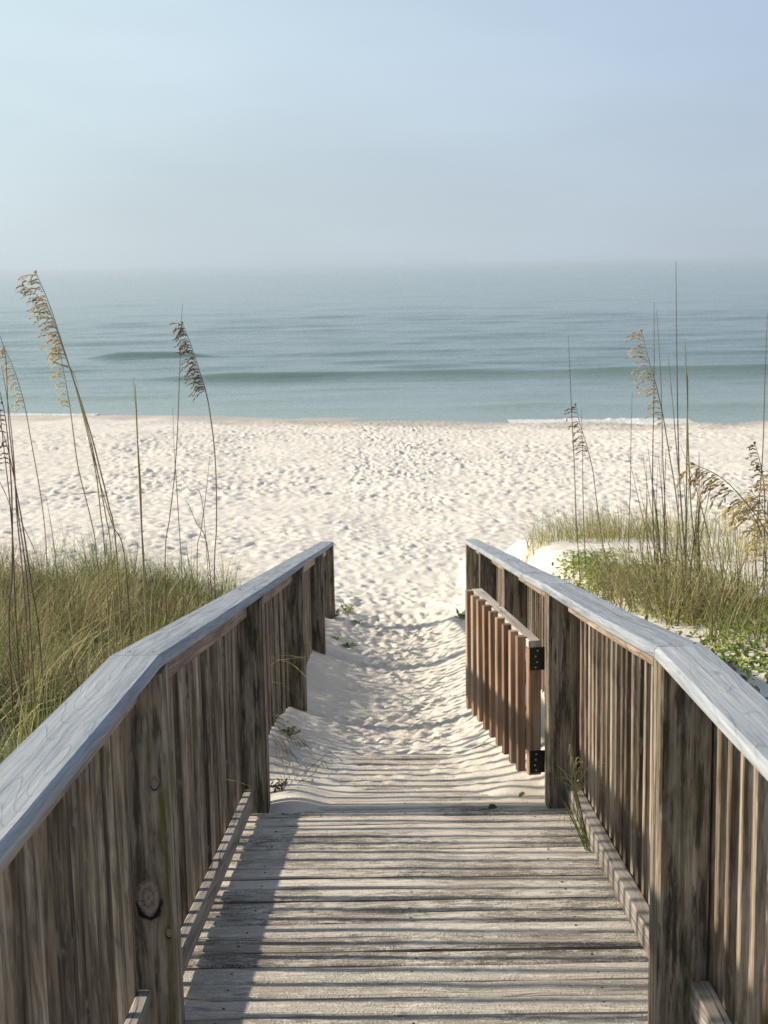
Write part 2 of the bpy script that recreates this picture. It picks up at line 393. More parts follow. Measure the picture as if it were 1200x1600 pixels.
for k in range(N):
    sc_ = rng.choice([.55, .8, 1.0, 1.35], p=[.3, .35, .25, .1])*rng.uniform(.85, 1.15)
    stamp(cx[k], cy[k], .125*sc_, rng.uniform(.055, .09)*sc_, rng.normal(math.pi/2, 1.0), dm[k]*sc_*rng.uniform(.005, .019)*(1.0+.45*sm(cy[k], 18, 34))*(1-.5*sm(cy[k], 43, 48)))
# the path between the railings, walked loose
for k in range(2600):
    y_ = rng.uniform(7.2, 15.0); x_ = rng.normal(.03, .30)
    if abs(x_) > .62: continue
    stamp(x_, y_, rng.uniform(.045, .10), rng.uniform(.03, .055), rng.normal(math.pi/2, 1.0), rng.uniform(.003, .010)*(.35+.65*sm(y_, 7.3, 9.0))*(1+.35*sm(y_, 12, 14.6)))
for k in range(120):
    y_ = rng.uniform(13.5, 20); x_ = rng.normal(.05, .5+(y_-13.5)*.12)
    stamp(x_, y_, rng.uniform(.08, .12), rng.uniform(.05, .07), rng.normal(math.pi/2, .5), rng.uniform(.01, .02))
rough = lnoise(GX, GY, .09, 8)*.006+lnoise(GX, GY, .045, 9)*.0035+lnoise(GX, GY, .2, 10)*.008
pathw = sm(GY, 6.9, 8.6)
inside = (np.abs(GX-.02) < .66)
DZ += rough*np.where(inside, .35+.45*sm(GY, 9, 13), .9)*pathw*(1-sm(GY, 44, 50))
DZ += (lnoise(GX, GY*2.2, .16, 12)*.009+lnoise(GX, GY, .4, 13)*.004)*inside*np.exp(-((GY-7.3)/.55)**2)
Vv = np.stack([GX, GY, GZ+DZ], -1).reshape(-1, 3)
beach = np_mesh('beach', Vv, grid_faces(len(gy), len(gx)), M_sand)
tag(beach, 'pale trampled sand beach with dunes on both sides of the ramp', 'beach', kind='structure')

# ------------------------------------------------------------------ sea
M = NT('sea_water')
pos = M.n('ShaderNodeNewGeometry').outputs['Position']; X, Yy, Z = M.sep(pos)
near = M.mr(Yy, 46, 75, 0, 1, True)
M.L(M.mix(near, (.20, .26, .225), (.095, .154, .136)), M.b.inputs['Base Color'])
M.b.inputs['Roughness'].default_value = .12; M.b.inputs['IOR'].default_value = 1.33
w1 = M.noise(M.xyz(M.math('MULTIPLY', X, .35), M.math('MULTIPLY', Yy, 1.3)), 1, 4, .6)
w2 = M.noise(M.xyz(M.math('MULTIPLY', X, 1.5), M.math('MULTIPLY', Yy, 4.5)), 1, 3, .6)
hh = M.math('MULTIPLY_ADD', w2, .4, w1)
M.L(M.bump(hh, .42, .2), M.b.inputs['Normal'])
M_sea = M.m
sy = [41.0]
while sy[-1] < 9000: sy.append(sy[-1]+max(.22, (sy[-1]-40)*.0042 if sy[-1] < 150 else sy[-1]*.02))
sy = np.array(sy); su = np.concatenate([-np.geomspace(9, .5, 14), np.linspace(-.42, .42, 190), np.geomspace(.5, 9, 14)])
SY, SU = np.meshgrid(sy, su, indexing='ij'); SX = SU*SY
SZ = np.zeros_like(SX)
SH = .24*np.clip(SX, -400, 400); amp = sm(SY+SH, 47, 57)
for k in range(34):
    lam = math.exp(rng.uniform(math.log(1.6), math.log(15))); th = rng.normal(0, .22); ph = rng.uniform(0, 6.28)
    fade = 1-sm(SY, lam*22+60, lam*45+150)
    SZ += .006*lam**.70*np.sin((SY*math.cos(th)+SX*math.sin(th))*2*math.pi/lam+ph)*fade*(.55+.45*lnoise(SX, SY, 14, 40+k))*amp
def swell(y0, h, wf, wb, seed, lo=.0, xw=None):
    global SZ
    yc = y0+lnoise(SX, SX*0, 13, seed)*1.2+lnoise(SX, SX*0, 4, seed+1)*.25
    a = h*np.clip(lo+(1-lo)*(.5+.9*lnoise(SX, SX*0+3, 9, seed+2)), 0, 1.3)
    d = SY-yc+SH*np.clip(1-(y0-48)/40, 0, 1)*.6
    if xw is not None: a = a*(xw[2]+(1-xw[2])*sm(SX, xw[0][0], xw[0][1])*(1-sm(SX, xw[1][0], xw[1][1])))
    SZ += a*np.exp(-(d/np.where(d < 0, wf, wb))**2)
swell(69.0, .25, .42, 1.5, 60, .8, ((-12, -7), (60, 80), .15)); swell(86.0, .55, .65, 2.2, 64, .85, ((-18.5, -15.5), (-13.5, -9), .22)); swell(76, .05, 1, 3, 68, .0); swell(104, .16, 1.3, 4, 72, .1)
swell(128, .14, 1.6, 5, 76, .0); swell(165, .12, 2, 6, 80, 0.); swell(57.5, .06, .6, 1.6, 84, .1); swell(52.3, .10, .5, 1.2, 88, .3); swell(215, .1, 2.5, 8, 92, 0.)
Vv = np.stack([SX, SY, SZ], -1).reshape(-1, 3)
sea = np_mesh('sea', Vv, grid_faces(len(sy), len(su)), M_sea)
tag(sea, 'calm grey green sea with low swells rolling in under haze', 'sea', kind='structure')

# ------------------------------------------------------------------ boardwalk
bw = empty('boardwalk', (0.02, Y1, zdeck(Y1)), 'weathered grey plank boardwalk ramp dusted with sand, sloping down to the beach', 'boardwalk')
nails = []; mb = MB(); y = -1.4; k = 0
while y < 8.1:
    wd = .1285+random.uniform(-.003, .003); gap = random.choice((.015, .018, .020, .023))
    x0, x1 = -.79+random.uniform(-.012, .012), .88+random.uniform(-.012, .012)
    dz = random.uniform(-.003, .003); tw = random.uniform(-.004, .004); sl = SD if y > Y1 else -.0757
    pts = []
    for i in range(9):
        q = i/8; pts.append((x0+(x1-x0)*q, y+random.uniform(-.0015, .0015)+tw*(q-.5), zdeck(y)-.019+dz+.006*math.sin(q*3.1)*random.uniform(-.4, .8)+tw*(q-.5)))
    mb.beam(pts, wd, .038, up=(0, -sl+random.uniform(-.012, .012), 1), ch=.006)
    if 3.8 < y < 6.9:
        for xs in (-.55, .04, .63):
            c = Vector((xs+random.uniform(-.012, .012), y+random.uniform(-.035, .035), 0)); c.z = zdeck(y)+SD*(c.y-y)+dz+.0005; nl = MB(); nl.tube([c-Vector((0, 0, .006)), c+Vector((0, 0, .0012))], .0048, 8); nails.append(nl)
    y += (wd+gap)*math.cos(math.atan(sl)); k += 1
mb.build('deck', M_deck, bw)
for nl in nails: nl.build('nail', M_rust, bw)
for xs in (-.55, .04, .63):
    mb = MB(); mb.beam([(xs, -1.4, zdeck(-1.4)-.14), (xs, Y1, zdeck(Y1)-.14), (xs, 8.1, zdeck(8.1)-.14)], .04, .19); mb.build('joist', M_kick, bw)

# ------------------------------------------------------------------ railings
def curve_pts(f, ya, yb, n, sag=0.0, sway=0.0):
    ph = random.uniform(-1, 1); out = []
    for i in range(n+1):
        q = i/n; y = ya+(yb-ya)*q; p = Vector(f(y)); p.z -= sag*math.sin(q*math.pi); p.x += sway*math.sin(q*6+ph)*math.sin(q*math.pi); out.append(p)
    return out
def railing(side, label, posts, seams, far):
    s = side; XF = XL if s < 0 else XR; OFS = .070 if s < 0 else .095; KW = .038 if s < 0 else .055
    root = empty('railing', (XF(Y1)+s*.07, Y1, zdeck(Y1)), label, 'railing', 'wooden railings on both sides of the ramp')
    for i, yp in enumerate(posts):
        w = .14; xc = XF(yp)+s*w/2; zb = min(zdeck(yp), gz(xc-s*.15, yp))-.35; zt = zrail(yp+.07)-.043
        mb = MB(); knot = (s < 0 and i == 1)
        if knot: zb = 2.4
        ln = random.uniform(-.004, .004)
        pts = [(xc+ln*q, yp+w/2, zb+(zt-zb)*q) for q in (0, .25, .5, .75, 1)]
        mb.beam(pts, w, w, up=(0, 1, 0), ch=.006, uo=(100, 200) if knot else None)
        mb.build('post', M_knot if knot else M_post, root)
    # handrail boards on the flat
    for a, b in zip(seams[:-1], seams[1:]):
        mb = MB(); x0 = lambda y: XF(y)+s*(.073 if s < 0 else .056)
        pts = curve_pts(lambda y: (x0(y), y, zrail(y)-.0195), a+.0015, b-.0015, 10, random.uniform(.002, .008), random.uniform(-.006, .006))
        mb.beam(pts, .146, .039, up=(random.uniform(-.02, .02), .1, 1), ch=.009); mb.build('handrail', M_cap, root)
    for (a, b) in [(posts[i]+.142, posts[i+1]-.002) for i in range(len(posts)-1)]:
        mb = MB(); mb.beam(curve_pts(lambda y: (XF(y)+s*(OFS+.019), y, zrail(y)-.042-.0445), a, b, 6, .004), .038, .089, ch=.004); mb.build('under_rail', M_apron, root)
        if a < 5.5:
            hh = .158 if a < 3 else .075
            mb = MB(); mb.beam(curve_pts(lambda y: (XF(y)+s*(OFS+KW/2), y, zdeck(y)+hh+.0), a, b, 6, .003), KW, .089, ch=.004); mb.build('bottom_rail', M_kick, root)
    # balusters: one mesh, copied
    mb = MB(); mb.beam([(0, 0, -1.48), (0, 0, -.8), (0, 0, -.4), (0, 0, -.008)], .038, .038, up=(0, 1, 0), ch=.003)
    proto = None; ys_ = []
    for a, b in zip(posts[:-1], posts[1:]):
        a2, b2 = a+(.175 if s < 0 else .045), b-.026; nb = round((b2-a2)/.134); ys_ += [a2+(b2-a2)*k/nb+(random.uniform(-.006, .006) if 0 < k < nb else 0) for k in range(nb+1)]
    for y in ys_:
        if proto is None:
            o = proto = mb.build('baluster', M_bal, root, None)
            for vtx in o.data.vertices: vtx.co += wloc(root)
        else:
            o = proto.copy(); COL.objects.link(o)
        o.parent = root
        o.location = Vector((XF(y)+s*(OFS+max(KW, .038)+.0195+random.uniform(0, .003)), y, zrail(y)-.045))-root.location
        o.rotation_euler = (random.uniform(-.006, .006), random.uniform(-.004, .004), random.uniform(-.05, .05))
    for p in posts[1:]:
        for dx_ in (.035, .105):
            c = Vector((XF(p)+s*dx_, p+random.uniform(.04, .10), 0)); c.z = zrail(c.y)-.0005; mb = MB(); mb.tube([c-Vector((0, 0, .004)), c+Vector((0, 0, .0012))], .0045, 8); mb.build('screw', M_rust, root)
    return root
rl = railing(-1, 'left weathered railing with closely seen balusters and a big knot in its near post', [1.05, Y1, 6.70, 9.60, 12.3, YE], [1.0, Y1+.0, 9.66, YE+.17], YE)
rr = railing(1, 'right weathered railing with sunlit balusters, the one the open gate hangs on', [1.05, Y1, 6.70, 9.40, 12.0, YE], [1.0, Y1, 6.77, 9.95, 12.2, YE+.17], YE)

# ------------------------------------------------------------------ gate
def gate():
    H = Vector((.668, 6.87, 0)); E = at(747, 1000, 8.02); E.z = 0
    d = (E-H).normalized(); n = Vector((-d.y, d.x, 0))          # n points to the walkway side
    Lg = (E-H).length; zt = at(838, 1000, 6.88).z; zb = at(838, 1208, 6.88).z
    root = empty('gate', (H.x, H.y, zb), 'low brown picket gate swung open into the sandy path', 'gate')
    P = lambda a, off, z: H+d*a+n*off+Vector((0, 0, z))
    up = (0, 0, 1)
    mb = MB(); mb.beam([P(-.0, 0, zt-.02), P(Lg*.5, 0, zt-.02), P(Lg+.02, 0, zt-.02)], .062, .04, ch=.004); mb.build('top_rail', M_gtop, root)
    mb = MB(); mb.beam([P(.046, 0, zb+.13), P(Lg-.046, 0, zb+.13)], .038, .089, ch=.004); mb.build('bottom_rail', M_gate, root)
    mb = MB(); mb.beam([P(.046, 0, zt-.086), P(Lg-.046, 0, zt-.086)], .038, .089, ch=.004); mb.build('under_rail', M_gate, root)
    for a in (.022, Lg-.022):
        mb = MB(); mb.beam([P(a, 0, zb-.005), P(a, 0, zt-.041)], .045, .062, up=tuple(n), ch=.003); mb.build('stile', M_gate, root)
    mb = MB(); q0, q1 = P(.05, -.001, zb+.19), P(Lg-.05, -.001, zt-.145); mb.beam([q0, q1], .03, .07, up=(0, 0, 1), ch=.003); mb.build('brace', M_gate, root)
    for i in range(9):
        a = .075+i*(Lg-.075-.01)/8
        mb = MB(); jz = random.uniform(-.006, .006); l2 = random.uniform(-.004, .004)
        mb.beam([P(a, .0512, zb-.004+jz), P(a+l2/2, .0512, (zt+zb)/2), P(a+l2, .0512, zt+.004+jz)], .04, .04, up=tuple(n), ch=.003)
        mb.build('picket', M_gate, root)
    # two black strap hinges on the stile end, wrapped to the post
    for zc in (at(840, 1029, 6.87).z, at(840, 1190, 6.87).z):
        mb = MB(); o = P(-.003, -.016, zc)
        mb.beam([o-Vector((0, 0, .056)), o+Vector((0, 0, .056))], .084, .005, up=tuple(-d), ch=.001)
        c = P(-.002, -.066, zc); mb.tube([c-Vector((0, 0, .05)), c+Vector((0, 0, .05))], .008, 8)
        hg = mb.build('hinge', M_black, root)
        for zz in (-.042, -.016, .012, .04):
            mb = MB(); sp = P(-.0045, -.005+random.uniform(-.008, .008), zc+zz); mb.tube([sp, sp-d*.004], .0042, 8); mb.build('screw', M_screw, hg)
    mb = MB(); c = P(Lg*.52, .012, zt); pts = [c+Vector((0, 0, z_))+d*x_ for x_, z_ in ((0, -.005), (0, .02), (.01, .033), (.025, .033), (.032, .02))]
    mb.tube(pts, .0035, 6); mb.build('latch_hook', M_screw, root)
    return root
gt = gate()
# ------------------------------------------------------------------ plants
def plant_mat(name, stops, transl=.35, rough=.65):
    M = NT(name)
    t = M.attr('tint'); p = M.n('ShaderNodeNewGeometry').outputs['Position']
    v = M.math('ADD', t, M.math('MULTIPLY', M.math('SUBTRACT', M.noise(p, 35, 2), .5), .22))
    col = M.ramp(v, stops)
    M.L(col, M.b.inputs['Base Color']); M.b.inputs['Roughness'].default_value = rough; M.b.inputs['Specular IOR Level'].default_value = .25
    tr = M.n('ShaderNodeBsdfTranslucent'); M.L(col, tr.inputs[0])
    mx = M.n('ShaderNodeMixShader'); mx.inputs[0].default_value = transl
    M.L(M.b.outputs[0], mx.inputs[1]); M.L(tr.outputs[0], mx.inputs[2]); M.L(mx.outputs[0], M.out.inputs[0])
    return M.m
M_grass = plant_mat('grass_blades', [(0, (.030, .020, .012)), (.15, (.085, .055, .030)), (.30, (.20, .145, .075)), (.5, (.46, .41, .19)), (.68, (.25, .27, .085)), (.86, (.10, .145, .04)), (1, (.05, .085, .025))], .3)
M_stem = plant_mat('oat_stems', [(0, (.05, .035, .028)), (.25, (.13, .09, .065)), (.5, (.25, .20, .11)), (.75, (.22, .22, .08)), (1, (.13, .17, .05))], .2)
M_seed = plant_mat('oat_seeds', [(0, (.12, .062, .035)), (.25, (.27, .165, .09)), (.5, (.52, .40, .23)), (.75, (.70, .58, .34)), (1, (.80, .72, .46))], .6)
M_leaf = plant_mat('vine_leaves', [(0, (.04, .07, .022)), (.4, (.12, .18, .035)), (.7, (.26, .32, .06)), (1, (.42, .44, .10))], .45, .5)
M_twig = plant_mat('dry_twigs', [(0, (.035, .024, .016)), (.5, (.14, .10, .07)), (1, (.30, .24, .17))], 0)

def hit(px, py, y0=4.0):
    d = fwd*F+rgt*(px-600)+upv*(800-py); d = d/d.y
    ys = np.concatenate([np.arange(y0, 20, .08), np.arange(max(20, y0), 60, .25)])
    for r_ in range(2):
        below = CZ+d.z*ys < ground(d.x*ys, ys)
        if not below.any(): break
        k = int(np.argmax(below)); ys = np.linspace(ys[max(k-1, 0)], ys[k], 20)
    Y = float(ys[k]) if below.any() else 60.
    return Vector((d.x*Y, Y, gz(d.x*Y, Y)))
def on_deck(px, py):
    d = fwd*F+rgt*(px-600)+upv*(800-py); Y = 3.0
    while Y < 9:
        p = Vector((0, 0, CZ))+d*(Y/d.y)
        if p.z < max(zdeck(p.y)+.003, gz(p.x, p.y)): return p
        Y += .01
    return p

def blades(bx, by, bz, L, lean, az, wid, tint, curl, segs=5):
    """ribbon blades as arrays -> verts, faces, tint"""
    n = len(bx); t = np.linspace(0, 1, segs+1)[None, :]
    # arc: starts near vertical and bends over by 'lean' (radians at the tip)
    th = lean[:, None]*(.18+.82*t**np.asarray(curl)[:, None])
    ds = L[:, None]/segs
    hx = np.cumsum(np.sin(th)*ds, 1)-np.sin(th[:, :1])*ds; hz = np.cumsum(np.cos(th)*ds, 1)-np.cos(th[:, :1])*ds
    ca, sa = np.cos(az)[:, None], np.sin(az)[:, None]
    X = bx[:, None]+hx*ca; Y = by[:, None]+hx*sa; Z = bz[:, None]+hz
    tw = rng.uniform(-.9, .9, n)[:, None]
    wx = (-sa*np.cos(tw)+ca*np.sin(tw)*.4); wy = (ca*np.cos(tw)+sa*np.sin(tw)*.4)
    w = wid[:, None]*np.clip(1.05-t**1.6, .06, 1)/2
    A = np.stack([X-wx*w, Y-wy*w, Z], -1); B = np.stack([X+wx*w, Y+wy*w, Z], -1)
    V = np.stack([A, B], 2).reshape(n, (segs+1)*2, 3)
    f = np.array([[2*i, 2*i+1, 2*i+3, 2*i+2] for i in range(segs)])
    Fq = (np.arange(n)[:, None, None]*((segs+1)*2)+f[None]).reshape(-1, 4)
    return V.reshape(-1, 3), Fq, np.repeat(tint, (segs+1)*2)
def merge(parts):
    V = []; Fq = []; T = []; b = 0
    for v, f, t in parts: V.append(v); Fq.append(f+b); T.append(t); b += len(v)
    return np.concatenate(V), np.concatenate(Fq), np.concatenate(T)
def tintmix(n, means, w, sd=.08): return np.clip(rng.choice(means, n, p=np.array(w)/sum(w))+rng.normal(0, sd, n), 0, 1)

# left: a mass of dune grass, tussock by tussock
def inmass(x, y):
    edge = np.where(y > 12.4, (y-12.4)*.40, 0)+np.where(y < 7.8, (7.8-y)*.32, 0)
    return (x < -1.0-edge+lnoise(x, y, .6, 21)*.14) & (x > -(.29*y+.9)) & (y < 14.1+lnoise(x, y, .8, 22)*.4)
nt_ = 1250; tx = -.92-rng.random(nt_)**1.1*5.2; ty = 5.0+rng.random(nt_)*9.4
k = inmass(tx, ty) & (rng.random(nt_) < np.clip((ty-4.4)/3.2, .35, 1)*np.clip(.9+lnoise(tx, ty, .7, 23)*.6, .2, 1)); tx, ty = tx[k], ty[k]
parts_ = []
for a_, b_ in zip(tx, ty):
    m_ = int(rng.uniform(25, 85)); r_ = rng.uniform(.05, .19); an = rng.uniform(0, 6.28, m_); q = rng.random(m_)**.7
    x = a_+np.cos(an)*q*r_; y = b_+np.sin(an)*q*r_
    H = np.clip((.48+.07*math.exp(-((a_/b_+.175)/.06)**2)*float(sm(b_, 9, 12)))+.26*float(lnoise(a_, b_, .8, 26))+rng.normal(0, .13), .20, .95)*np.clip(.42+(-.95-a_)*.45, .36, 1)
    kind = rng.random()+.35*float(lnoise(a_, b_, 1.1, 25))-(.3 if b_ > 11.5 and a_ > -2.2 else 0)
    mt = ([.86, .74, .66] if kind < .42 else [.66, .56, .48] if kind < .68 else [.44, .34, .26] if kind < .88 else [.30, .16, .36])
    parts_.append(blades(x, y, ground(x, y)-.02, H*rng.uniform(.6, 1.25, m_), np.clip(.25+q*rng.normal(1.75, .6, m_), .05, 2.9), an+rng.normal(0, .5, m_)+.0, rng.uniform(.004, .0085, m_), tintmix(m_, mt, [3, 3, 1], .11), rng.uniform(.9, 2.2, m_)))
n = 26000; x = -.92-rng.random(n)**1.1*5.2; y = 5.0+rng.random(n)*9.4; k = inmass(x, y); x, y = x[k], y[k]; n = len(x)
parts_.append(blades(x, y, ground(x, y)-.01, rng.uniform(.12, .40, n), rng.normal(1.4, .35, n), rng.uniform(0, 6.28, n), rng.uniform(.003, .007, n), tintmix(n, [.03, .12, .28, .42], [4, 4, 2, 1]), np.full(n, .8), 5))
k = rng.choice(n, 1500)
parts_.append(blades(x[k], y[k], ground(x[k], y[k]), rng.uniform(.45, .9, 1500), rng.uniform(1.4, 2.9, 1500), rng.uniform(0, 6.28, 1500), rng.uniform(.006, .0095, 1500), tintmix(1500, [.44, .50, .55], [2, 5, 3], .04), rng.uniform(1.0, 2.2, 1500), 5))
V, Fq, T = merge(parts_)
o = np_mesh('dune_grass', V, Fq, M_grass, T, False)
tag(o, 'thick mass of green and straw coloured dune grass behind the left railing', 'grass', kind='stuff')
# a bright green tuft close to the left rail
def tuft(name, cx, cy, n, r, L0, L1, means, wts, label, cat='grass', group=None, lean=(.5, .35), wid=(.004, .007), az=None, zb=None, dx=0):
    a = rng.uniform(0, 6.28, n); q = np.sqrt(rng.random(n))*r; x = cx+np.cos(a)*q; y = cy+np.sin(a)*q
    z = ground(x, y)-.015 if zb is None else np.full(n, zb)
    aa = rng.uniform(0, 6.28, n) if az is None else rng.normal(az[0], az[1], n)
    d = blades(x, y, z, rng.uniform(L0, L1, n), np.abs(rng.normal(lean[0], lean[1], n))+.05, aa, rng.uniform(*wid, n), tintmix(n, means, wts), rng.uniform(1, 2.4, n), 6)
    o = np_mesh(name, d[0]-np.array([cx, cy, z.mean()]), d[1], M_grass, d[2], False); o.location = (cx, cy, z.mean())
    return tag(o, label, cat, group)
p = at(45, 1120, 6.2); tuft('grass_tuft', p.x, p.y, 90, .11, .55, 1.0, [.70, .8, .6], [3, 2, 2], 'bright green tuft of tall blades just outside the left railing', lean=(.45, .35), wid=(.007, .012))

# right: clumps
G_ = 'grass clumps on the dune beyond the right railing'
p = hit(1062, 950); tuft('grass_clump', p.x, p.y, 460, .42, .35, .85, [.2, .34, .46, .6], [1, 4, 5, 4], 'large brown clump of arching grass below the tall sea oats', 'grass', G_, lean=(1.9, .6), az=(math.pi, 1.3))
p = hit(1000, 925); tuft('grass_clump', p.x, p.y, 330, .36, .16, .38, [.36, .42, .62, .8], [3, 3, 4, 3], 'straw and green grass clump at the edge of the leafy vine patch', 'grass', G_, lean=(1.7, .6))
p = hit(1150, 965); tuft('grass_clump', p.x, p.y, 330, .40, .22, .50, [.2, .38, .62, .82], [2, 3, 4, 3], 'mixed green and brown grass clump under the tan seed heads', 'grass', G_, lean=(1.6, .6))
p = hit(945, 905); tuft('grass_clump', p.x, p.y, 240, .42, .12, .30, [.5, .64, .76], [3, 4, 3], 'short yellow green grass growing through the leafy vine patch', 'grass', G_, lean=(1.1, .5))
p = hit(1098, 968); tuft('grass_clump', p.x, p.y, 260, .30, .18, .48, [.2, .34, .45, .62], [2, 4, 4, 3], 'tangled straw grass clump between the brown clump and the vine leaves', 'grass', G_, lean=(1.7, .6))
p = hit(1190, 1000); tuft('grass_clump', p.x, p.y, 320, .28, .15, .40, [.3, .55, .7, .85], [2, 3, 4, 3], 'green grass clump nearest the right handrail', 'grass', G_, lean=(1.4, .6))
p = hit(925, 842); tuft('grass_clump', p.x, p.y, 620, .62, .20, .48, [.45, .55, .66, .8], [3, 4, 4, 2], 'far green grass clump on the sand mound behind the leafy vine patch', 'grass', G_, lean=(1.1, .6), az=(math.pi, 1.6))
p = hit(1020, 838); tuft('grass_clump', p.x, p.y, 480, .75, .18, .42, [.38, .5, .62], [3, 4, 3], 'far yellowish grass clump seen between the bare sea oat stems', 'grass', G_, lean=(1.1, .6), az=(math.pi, 1.6))
p = hit(835, 862); tuft('grass_clump', p.x, p.y, 80, .15, .12, .26, [.5, .65], [1, 1], 'small sparse tuft on the pale mound beside the far right rail', 'grass', G_, lean=(.8, .4))
p = hit(1175, 870); tuft('grass_clump', p.x, p.y, 420, .7, .2, .42, [.45, .65, .8], [3, 4, 2], 'thin green clump in the distance at the right edge of the photo', 'grass', G_, lean=(.7, .4))

# leafy ground vines
def leaf_quads(px, py, pz, size, nrm_tilt, tint):
    n = len(px); a = rng.uniform(0, 6.28, n); t1 = rng.normal(0, nrm_tilt, n); t2 = rng.normal(0, nrm_tilt, n)
    u = np.stack([np.cos(a), np.sin(a), t1], -1); v = np.stack([-np.sin(a), np.cos(a), t2], -1)
    prof = [(-.5, 0), (-.22, .27), (.15, .31), (.5, .02), (.15, -.31), (-.22, -.27)]
    P0 = np.stack([px, py, pz], -1)
    V = np.stack([P0+u*(a_*size)[:, None]+v*(b_*size)[:, None]+np.array([0, 0, 1.])*(abs(b_)*.5*size)[:, None] for a_, b_ in prof], 1)
    f = np.array([[0, 1, 2, 3], [0, 3, 4, 5]])
    return V.reshape(-1, 3), (np.arange(n)[:, None, None]*6+f[None]).reshape(-1, 4), np.repeat(tint, 6)
def vine(label, pix, n, spread, hmax, size, means):
    X = []; Y = []
    for (a, b, w) in pix:
        p = hit(a, b); k = int(n*w); X.append(p.x+rng.normal(0, spread, k)); Y.append(p.y+rng.normal(0, spread*1.2, k))
    x = np.concatenate(X); y = np.concatenate(Y); keep = rng.random(len(x)) < np.clip(.75+lnoise(x, y, .25, 31), .1, 1)*(x > 1.0); x = x[keep]; y = y[keep]
    z = ground(x, y)+rng.random(len(x))*hmax*np.clip(.6+lnoise(x, y, .3, 32), .15, 1.3)+.01
    V, Fq, T = leaf_quads(x, y, z, rng.uniform(size*.55, size*1.1, len(x)), .45, tintmix(len(x), means, [1]*len(means), .12))
    o = np_mesh('beach_vine', V, Fq, M_leaf, T, False); tag(o, label, 'ground vine', kind='stuff')
vine('bright green leafy vine carpeting the sand beyond the right handrail', [(905, 890, .8), (940, 905, 1.2), (975, 925, 1.2), (925, 888, .8)], 1900, .36, .07, .030, [.6, .8, .95, .5])
vine('green vine leaves creeping over sand close to the right handrail', [(1120, 985, 1), (1165, 1000, 1), (1190, 965, 1), (1180, 1040, .8), (1110, 960, .8), (1140, 1030, .5), (1172, 1052, .6)], 520, .22, .10, .036, [.55, .85, .4])

# ------------------------------------------------------------------ sea oats
def smooth_line(pts, n):
    P = [Vector(p) for p in pts]; m_ = len(P); out = []
    for i in range(n+1):
        t = i/n*(m_-1); k = min(int(t), m_-2); f = t-k
        p0, p1, p2, p3 = P[max(k-1, 0)], P[k], P[k+1], P[min(k+2, m_-1)]
        out.append(.5*((2*p1)+(p2-p0)*f+(2*p0-5*p1+4*p2-p3)*f*f+(3*p1-p0-3*p2+p3)*f**3))
    return out
def spikelet(mb, p, d, L, w, tint):
    d = d.normalized(); s = d.cross(Vector((random.gauss(0, 1), random.gauss(0, 1), random.gauss(0, 1)))).normalized(); t = d.cross(s)*.35
    q = [p]
    ring = []
    for f, k in ((.28, .8), (.6, 1.0), (.85, .55)):
        c = p+d*L*f; ring.append([c+s*w*k*.5, c+t*w*k*.5, c-s*w*k*.5, c-t*w*k*.5])
    vs = [p]+[v for r in ring for v in r]+[p+d*L]
    fs = [[0, 1+j, 1+(j+1) % 4] for j in range(4)]
    for r in range(2):
        for j in range(4): fs.append([1+r*4+j, 5+r*4+j, 5+r*4+(j+1) % 4, 1+r*4+(j+1) % 4])
    fs += [[9+j, 13, 9+(j+1) % 4] for j in range(4)]
    mb.add(vs, fs, None, tint)
def head(root, axis_pts, nb, blen, spk, tint, side=(-1, 0), dens=6, droop=.9):
    mb = MB(); P = smooth_line(axis_pts, 24); nb = int(nb*1.9); dens = int(dens*1.3); spk *= 1.15; tint = tint+(.2 if tint > .3 else .10)
    for b in range(nb):
        dr_ = droop*random.uniform(.35, 1.35)
        q = (b+random.uniform(0, .6))/nb; i = min(int(q*24), 23); p = P[i].lerp(P[i+1], q*24-i)
        t = (P[i]-P[i+1]).normalized()                      # towards the tip
        L = blen*(.35+.65*math.sin(min(1, .25+q*.95)*math.pi*.62))*random.uniform(.5, 1.3)
        d = (Vector((side[0], random.uniform(-.5, .5), side[1]))*random.uniform(.5, 1)+t*.9).normalized()
        pts = [p]; k = 5
        for j in range(k):
            d = (d+Vector((side[0]*.08, 0, -dr_*.42))).normalized(); pts.append(pts[-1]+d*L/k)
        mb.tube(pts, .0009, 3, tint*.8)
        for s_ in range(dens):
            f = (s_+.6)/dens*k; j = min(int(f), k-1); c = pts[j].lerp(pts[j+1], f-j); dd = (pts[j+1]-pts[j]).normalized()
            dd = (dd+Vector((random.uniform(-.55, .55), random.uniform(-.5, .5), random.uniform(-.45, .25)))).normalized()
            spikelet(mb, c, dd, spk*random.uniform(.7, 1.15), spk*.40, min(1, max(0, tint+random.gauss(0, .13))))
    for s_ in range(5):
        d = ((P[0]-P[2]).normalized()+Vector((random.uniform(-.4, .4), 0, random.uniform(-.4, .3)))).normalized(); spikelet(mb, P[0], d, spk, spk*.36, tint)
    mb.build('seed_head', M_seed, root)
